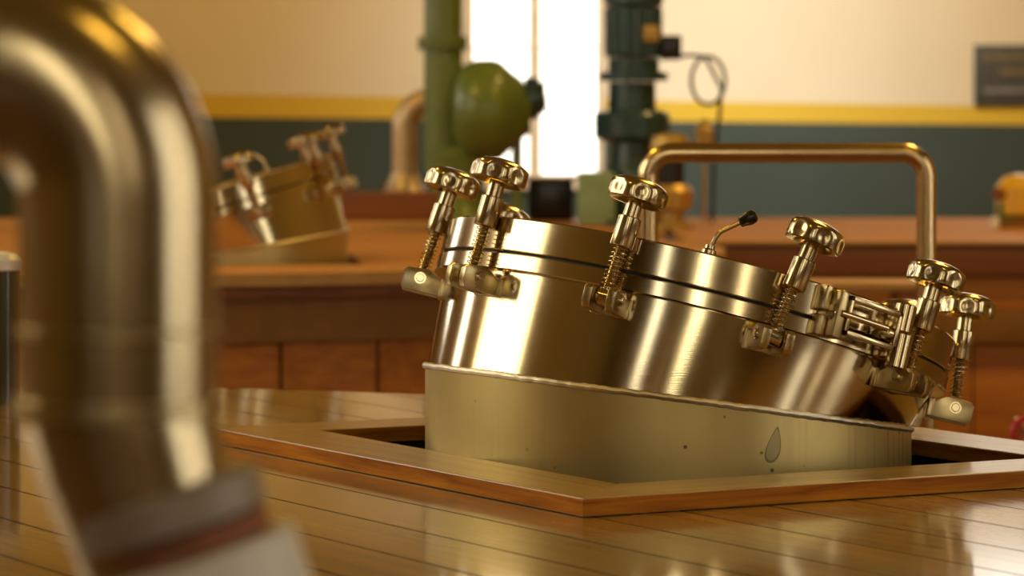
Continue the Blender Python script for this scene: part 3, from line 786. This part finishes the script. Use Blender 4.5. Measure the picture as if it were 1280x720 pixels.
WB = [(wx0, wx1, wz0, wz1), (2.36, 4.3, 1.9, 3.6)]
wall_with_holes('wall_back', 'y', YW, XL, XR, FLOOR, ZC, WB, mat='painted_wall')
def window(name, x0, x1, z0, z1, Y, nx, nz):
    r = empty(name, ((x0+x1)/2, Y, z0)); tag(r, kind='structure')
    bm = B(); f = .045; cx = (x0+x1)/2
    for a, b, c, d in ((x0, x0+f, z0, z1), (x1-f, x1, z0, z1), (x0+f, x1-f, z0, z0+f), (x0+f, x1-f, z1-f, z1)): box(bm, (a-cx, .05, c-z0), (b-cx, .11, d-z0))
    obj('window_frame', bm, 'window_frame_paint', r, smooth=False)
    bm = B()
    for i in range(1, nx): x = x0+(x1-x0)*i/nx*1.; box(bm, (x-cx-.034, .02, 0), (x-cx+.034, .10, z1-z0))
    for i in range(1, nz): z = (z1-z0)*i/nz; box(bm, (x0-cx, .06, z-.006), (x1-cx, .085, z+.006))
    obj('glazing_bars', bm, 'window_frame_paint', r, smooth=False)
    bm = B(); box(bm, (x0-cx+.01, .072, .01), (x1-cx-.01, .076, z1-z0-.01)); obj('pane', bm, 'window_glass', r, smooth=False)
    bm = B(); box(bm, (x0-cx-.03, -.03, -.035), (x1-cx+.03, .05, 0), None, .004); obj('sill', bm, 'window_frame_paint', r)
window('window_1', wx0, wx1, wz0, wz1, YW, 2, 3)
window('window_2', *WB[1], YW, 4, 3)
# right wall, left wall, rear wall with tall openings added for the stripe lights
SIDE_L = [(2.85, 5.9, 1.0, 3.9), (7.3, 8.2, .9, 3.9), (11., 13., .9, 2.8)]
SIDE_R = [(-.75, .1, -.2, 3.6), (.85, 1.25, -.2, 3.6), (2.1, 2.9, -.2, 3.6)]
REAR = [(-2.9, -2.3, .8, 4.1), (-.1, .65, .8, 4.1), (2.9, 3.4, .8, 4.1)]
wall_with_holes('wall_left', 'x', XL, YB, YW, FLOOR, ZC, SIDE_L, sign=-1)
wall_with_holes('wall_right', 'x', XR, YB, YW, FLOOR, ZC, SIDE_R, sign=1)
wall_with_holes('wall_rear', 'y', YB, XL, XR, FLOOR, ZC, REAR, sign=-1)
bm = B(); box(bm, (XL-.2, YB-.2, FLOOR-.1), (XR+.2, YW+.2, FLOOR)); tag(obj('floor', bm, 'floor_paint', smooth=False), kind='structure')
bm = B(); box(bm, (XL-.2, YB-.2, ZC), (XR+.2, YW+.2, ZC+.1)); tag(obj('ceiling', bm, 'ceiling_paint', smooth=False), kind='structure')

# sign on the far wall
sx0, sx1 = (1217-640)*sW, (1330-640)*sW; sz0, sz1 = HC-(131-YH)*sW, HC-(56-YH)*sW
r = empty('wall_sign', ((sx0+sx1)/2, YW-.02, sz0)); tag(r, 'dark rectangular sign with rows of gold lettering on the far wall', 'sign')
bm = B(); box(bm, ((sx0-sx1)/2, -.01, 0), ((sx1-sx0)/2, .018, sz1-sz0), None, .003); obj('board', bm, 'sign_board', r)
bm = B(); hh = sz1-sz0; w2 = (sx1-sx0)/2
def letters(name, zz, h, a, b, mat):
    x = a
    bm = B()
    while x < b:
        l = random.uniform(.03, .06); box(bm, (x*w2, -.013, zz*hh), ((x+l)*w2, -.0095, (zz+h)*hh)); x += l+.025
    obj(name, bm, mat, r, smooth=False)
bm.free()
letters('gold_lettering', .74, .10, -.82, .82, 'gold_paint'); letters('gold_lettering', .50, .10, -.45, .45, 'gold_paint'); letters('grey_lettering', .20, .08, -.8, .8, 'grey_plastic')

# ------------------------------------------------------------------ light
w = bpy.data.worlds.new('sky'); bpy.context.scene.world = w; w.use_nodes = True
bg = w.node_tree.nodes['Background']; bg.inputs[0].default_value = (1., .94, .80, 1); bg.inputs[1].default_value = 3.3
def area(name, loc, target, sx, sy, power, col, spread=180):
    l = bpy.data.lights.new(name, 'AREA'); l.shape = 'RECTANGLE'; l.size = sx; l.size_y = sy; l.energy = power; l.color = col; l.spread = math.radians(spread)
    o = bpy.data.objects.new(name, l); COL.objects.link(o); o.location = loc
    d = Vector(target)-Vector(loc); o.rotation_euler = d.to_track_quat('-Z', 'Y').to_euler(); return o
WARM = (1., .62, .10); AMBER = (1., .72, .23); DAY = (.92, .96, 1.)
def rad_power(L, sx, sy): return L*PI*sx*sy
# unseen lights added in the openings, for stripes mirrored in the steel
def opening_light(side, h, L, col):
    a, b, z0, z1 = h; m, zm, wd, ht = (a+b)/2, (z0+z1)/2, b-a, z1-z0
    loc, tgt = {'l': ((XL, m, zm), (0, m, zm)), 'r': ((XR, m, zm), (0, m, zm)), 'b': ((m, YB, zm), (m, 0, zm))}[side]
    area('stripe_light', loc, tgt, wd, ht, rad_power(L, wd, ht), col)
opening_light('l', SIDE_L[0], 1.5, AMBER); opening_light('l', SIDE_L[1], 1.0, DAY); opening_light('l', SIDE_L[2], .9, DAY)
opening_light('r', SIDE_R[0], .6, DAY); opening_light('r', SIDE_R[1], .8, AMBER); opening_light('r', SIDE_R[2], .5, (1, .85, .5))
opening_light('b', REAR[0], .35, DAY); opening_light('b', REAR[1], 2.1, (1, .80, .36)); opening_light('b', REAR[2], 1.3, (1, .60, .10))
for x, y in ((-2.4, 1.0), (2.4, 1.5)):
    area('overhead_light', (x, y, ZC-.06), (x, y, 0), 1.2, .35, 20, WARM)
for x, y in ((-2.6, 7.5), (2.4, 7.5)):
    area('overhead_light', (x, y, ZC-.06), (x, y, 0), 1.2, .35, 80, WARM)
for x, y in ((-2.2, 14.), (2.9, 14.)):
    area('overhead_light', (x, y, ZC-.06), (x, YW, .5), 1.2, .35, 100, (1, .60, .13))
area('overhead_light', (2.6, 10.6, ZC-.06), (1.8, 10.6, 0), 1.2, .35, 70, (1, .62, .2))  # extra light added to brighten the platform top
# cool light added to brighten the far wall beside the window
area('wall_fill_light', (.9, 14.6, ZC-.05), (1.1, YW, .7), 1.0, 1.0, 46, DAY, 52)

sc = bpy.context.scene
sc.view_settings.view_transform = 'Standard'; sc.view_settings.look = 'None'; sc.view_settings.exposure = 0.; sc.view_settings.gamma = 1.
sc.view_settings.use_curve_mapping = False
sc.cycles.use_denoising = True
sc.cycles.max_bounces = 8; sc.cycles.diffuse_bounces = 4; sc.cycles.glossy_bounces = 5; sc.cycles.transparent_max_bounces = 8
sc.cycles.caustics_reflective = False; sc.cycles.caustics_refractive = False
sc.cycles.sample_clamp_indirect = 6.
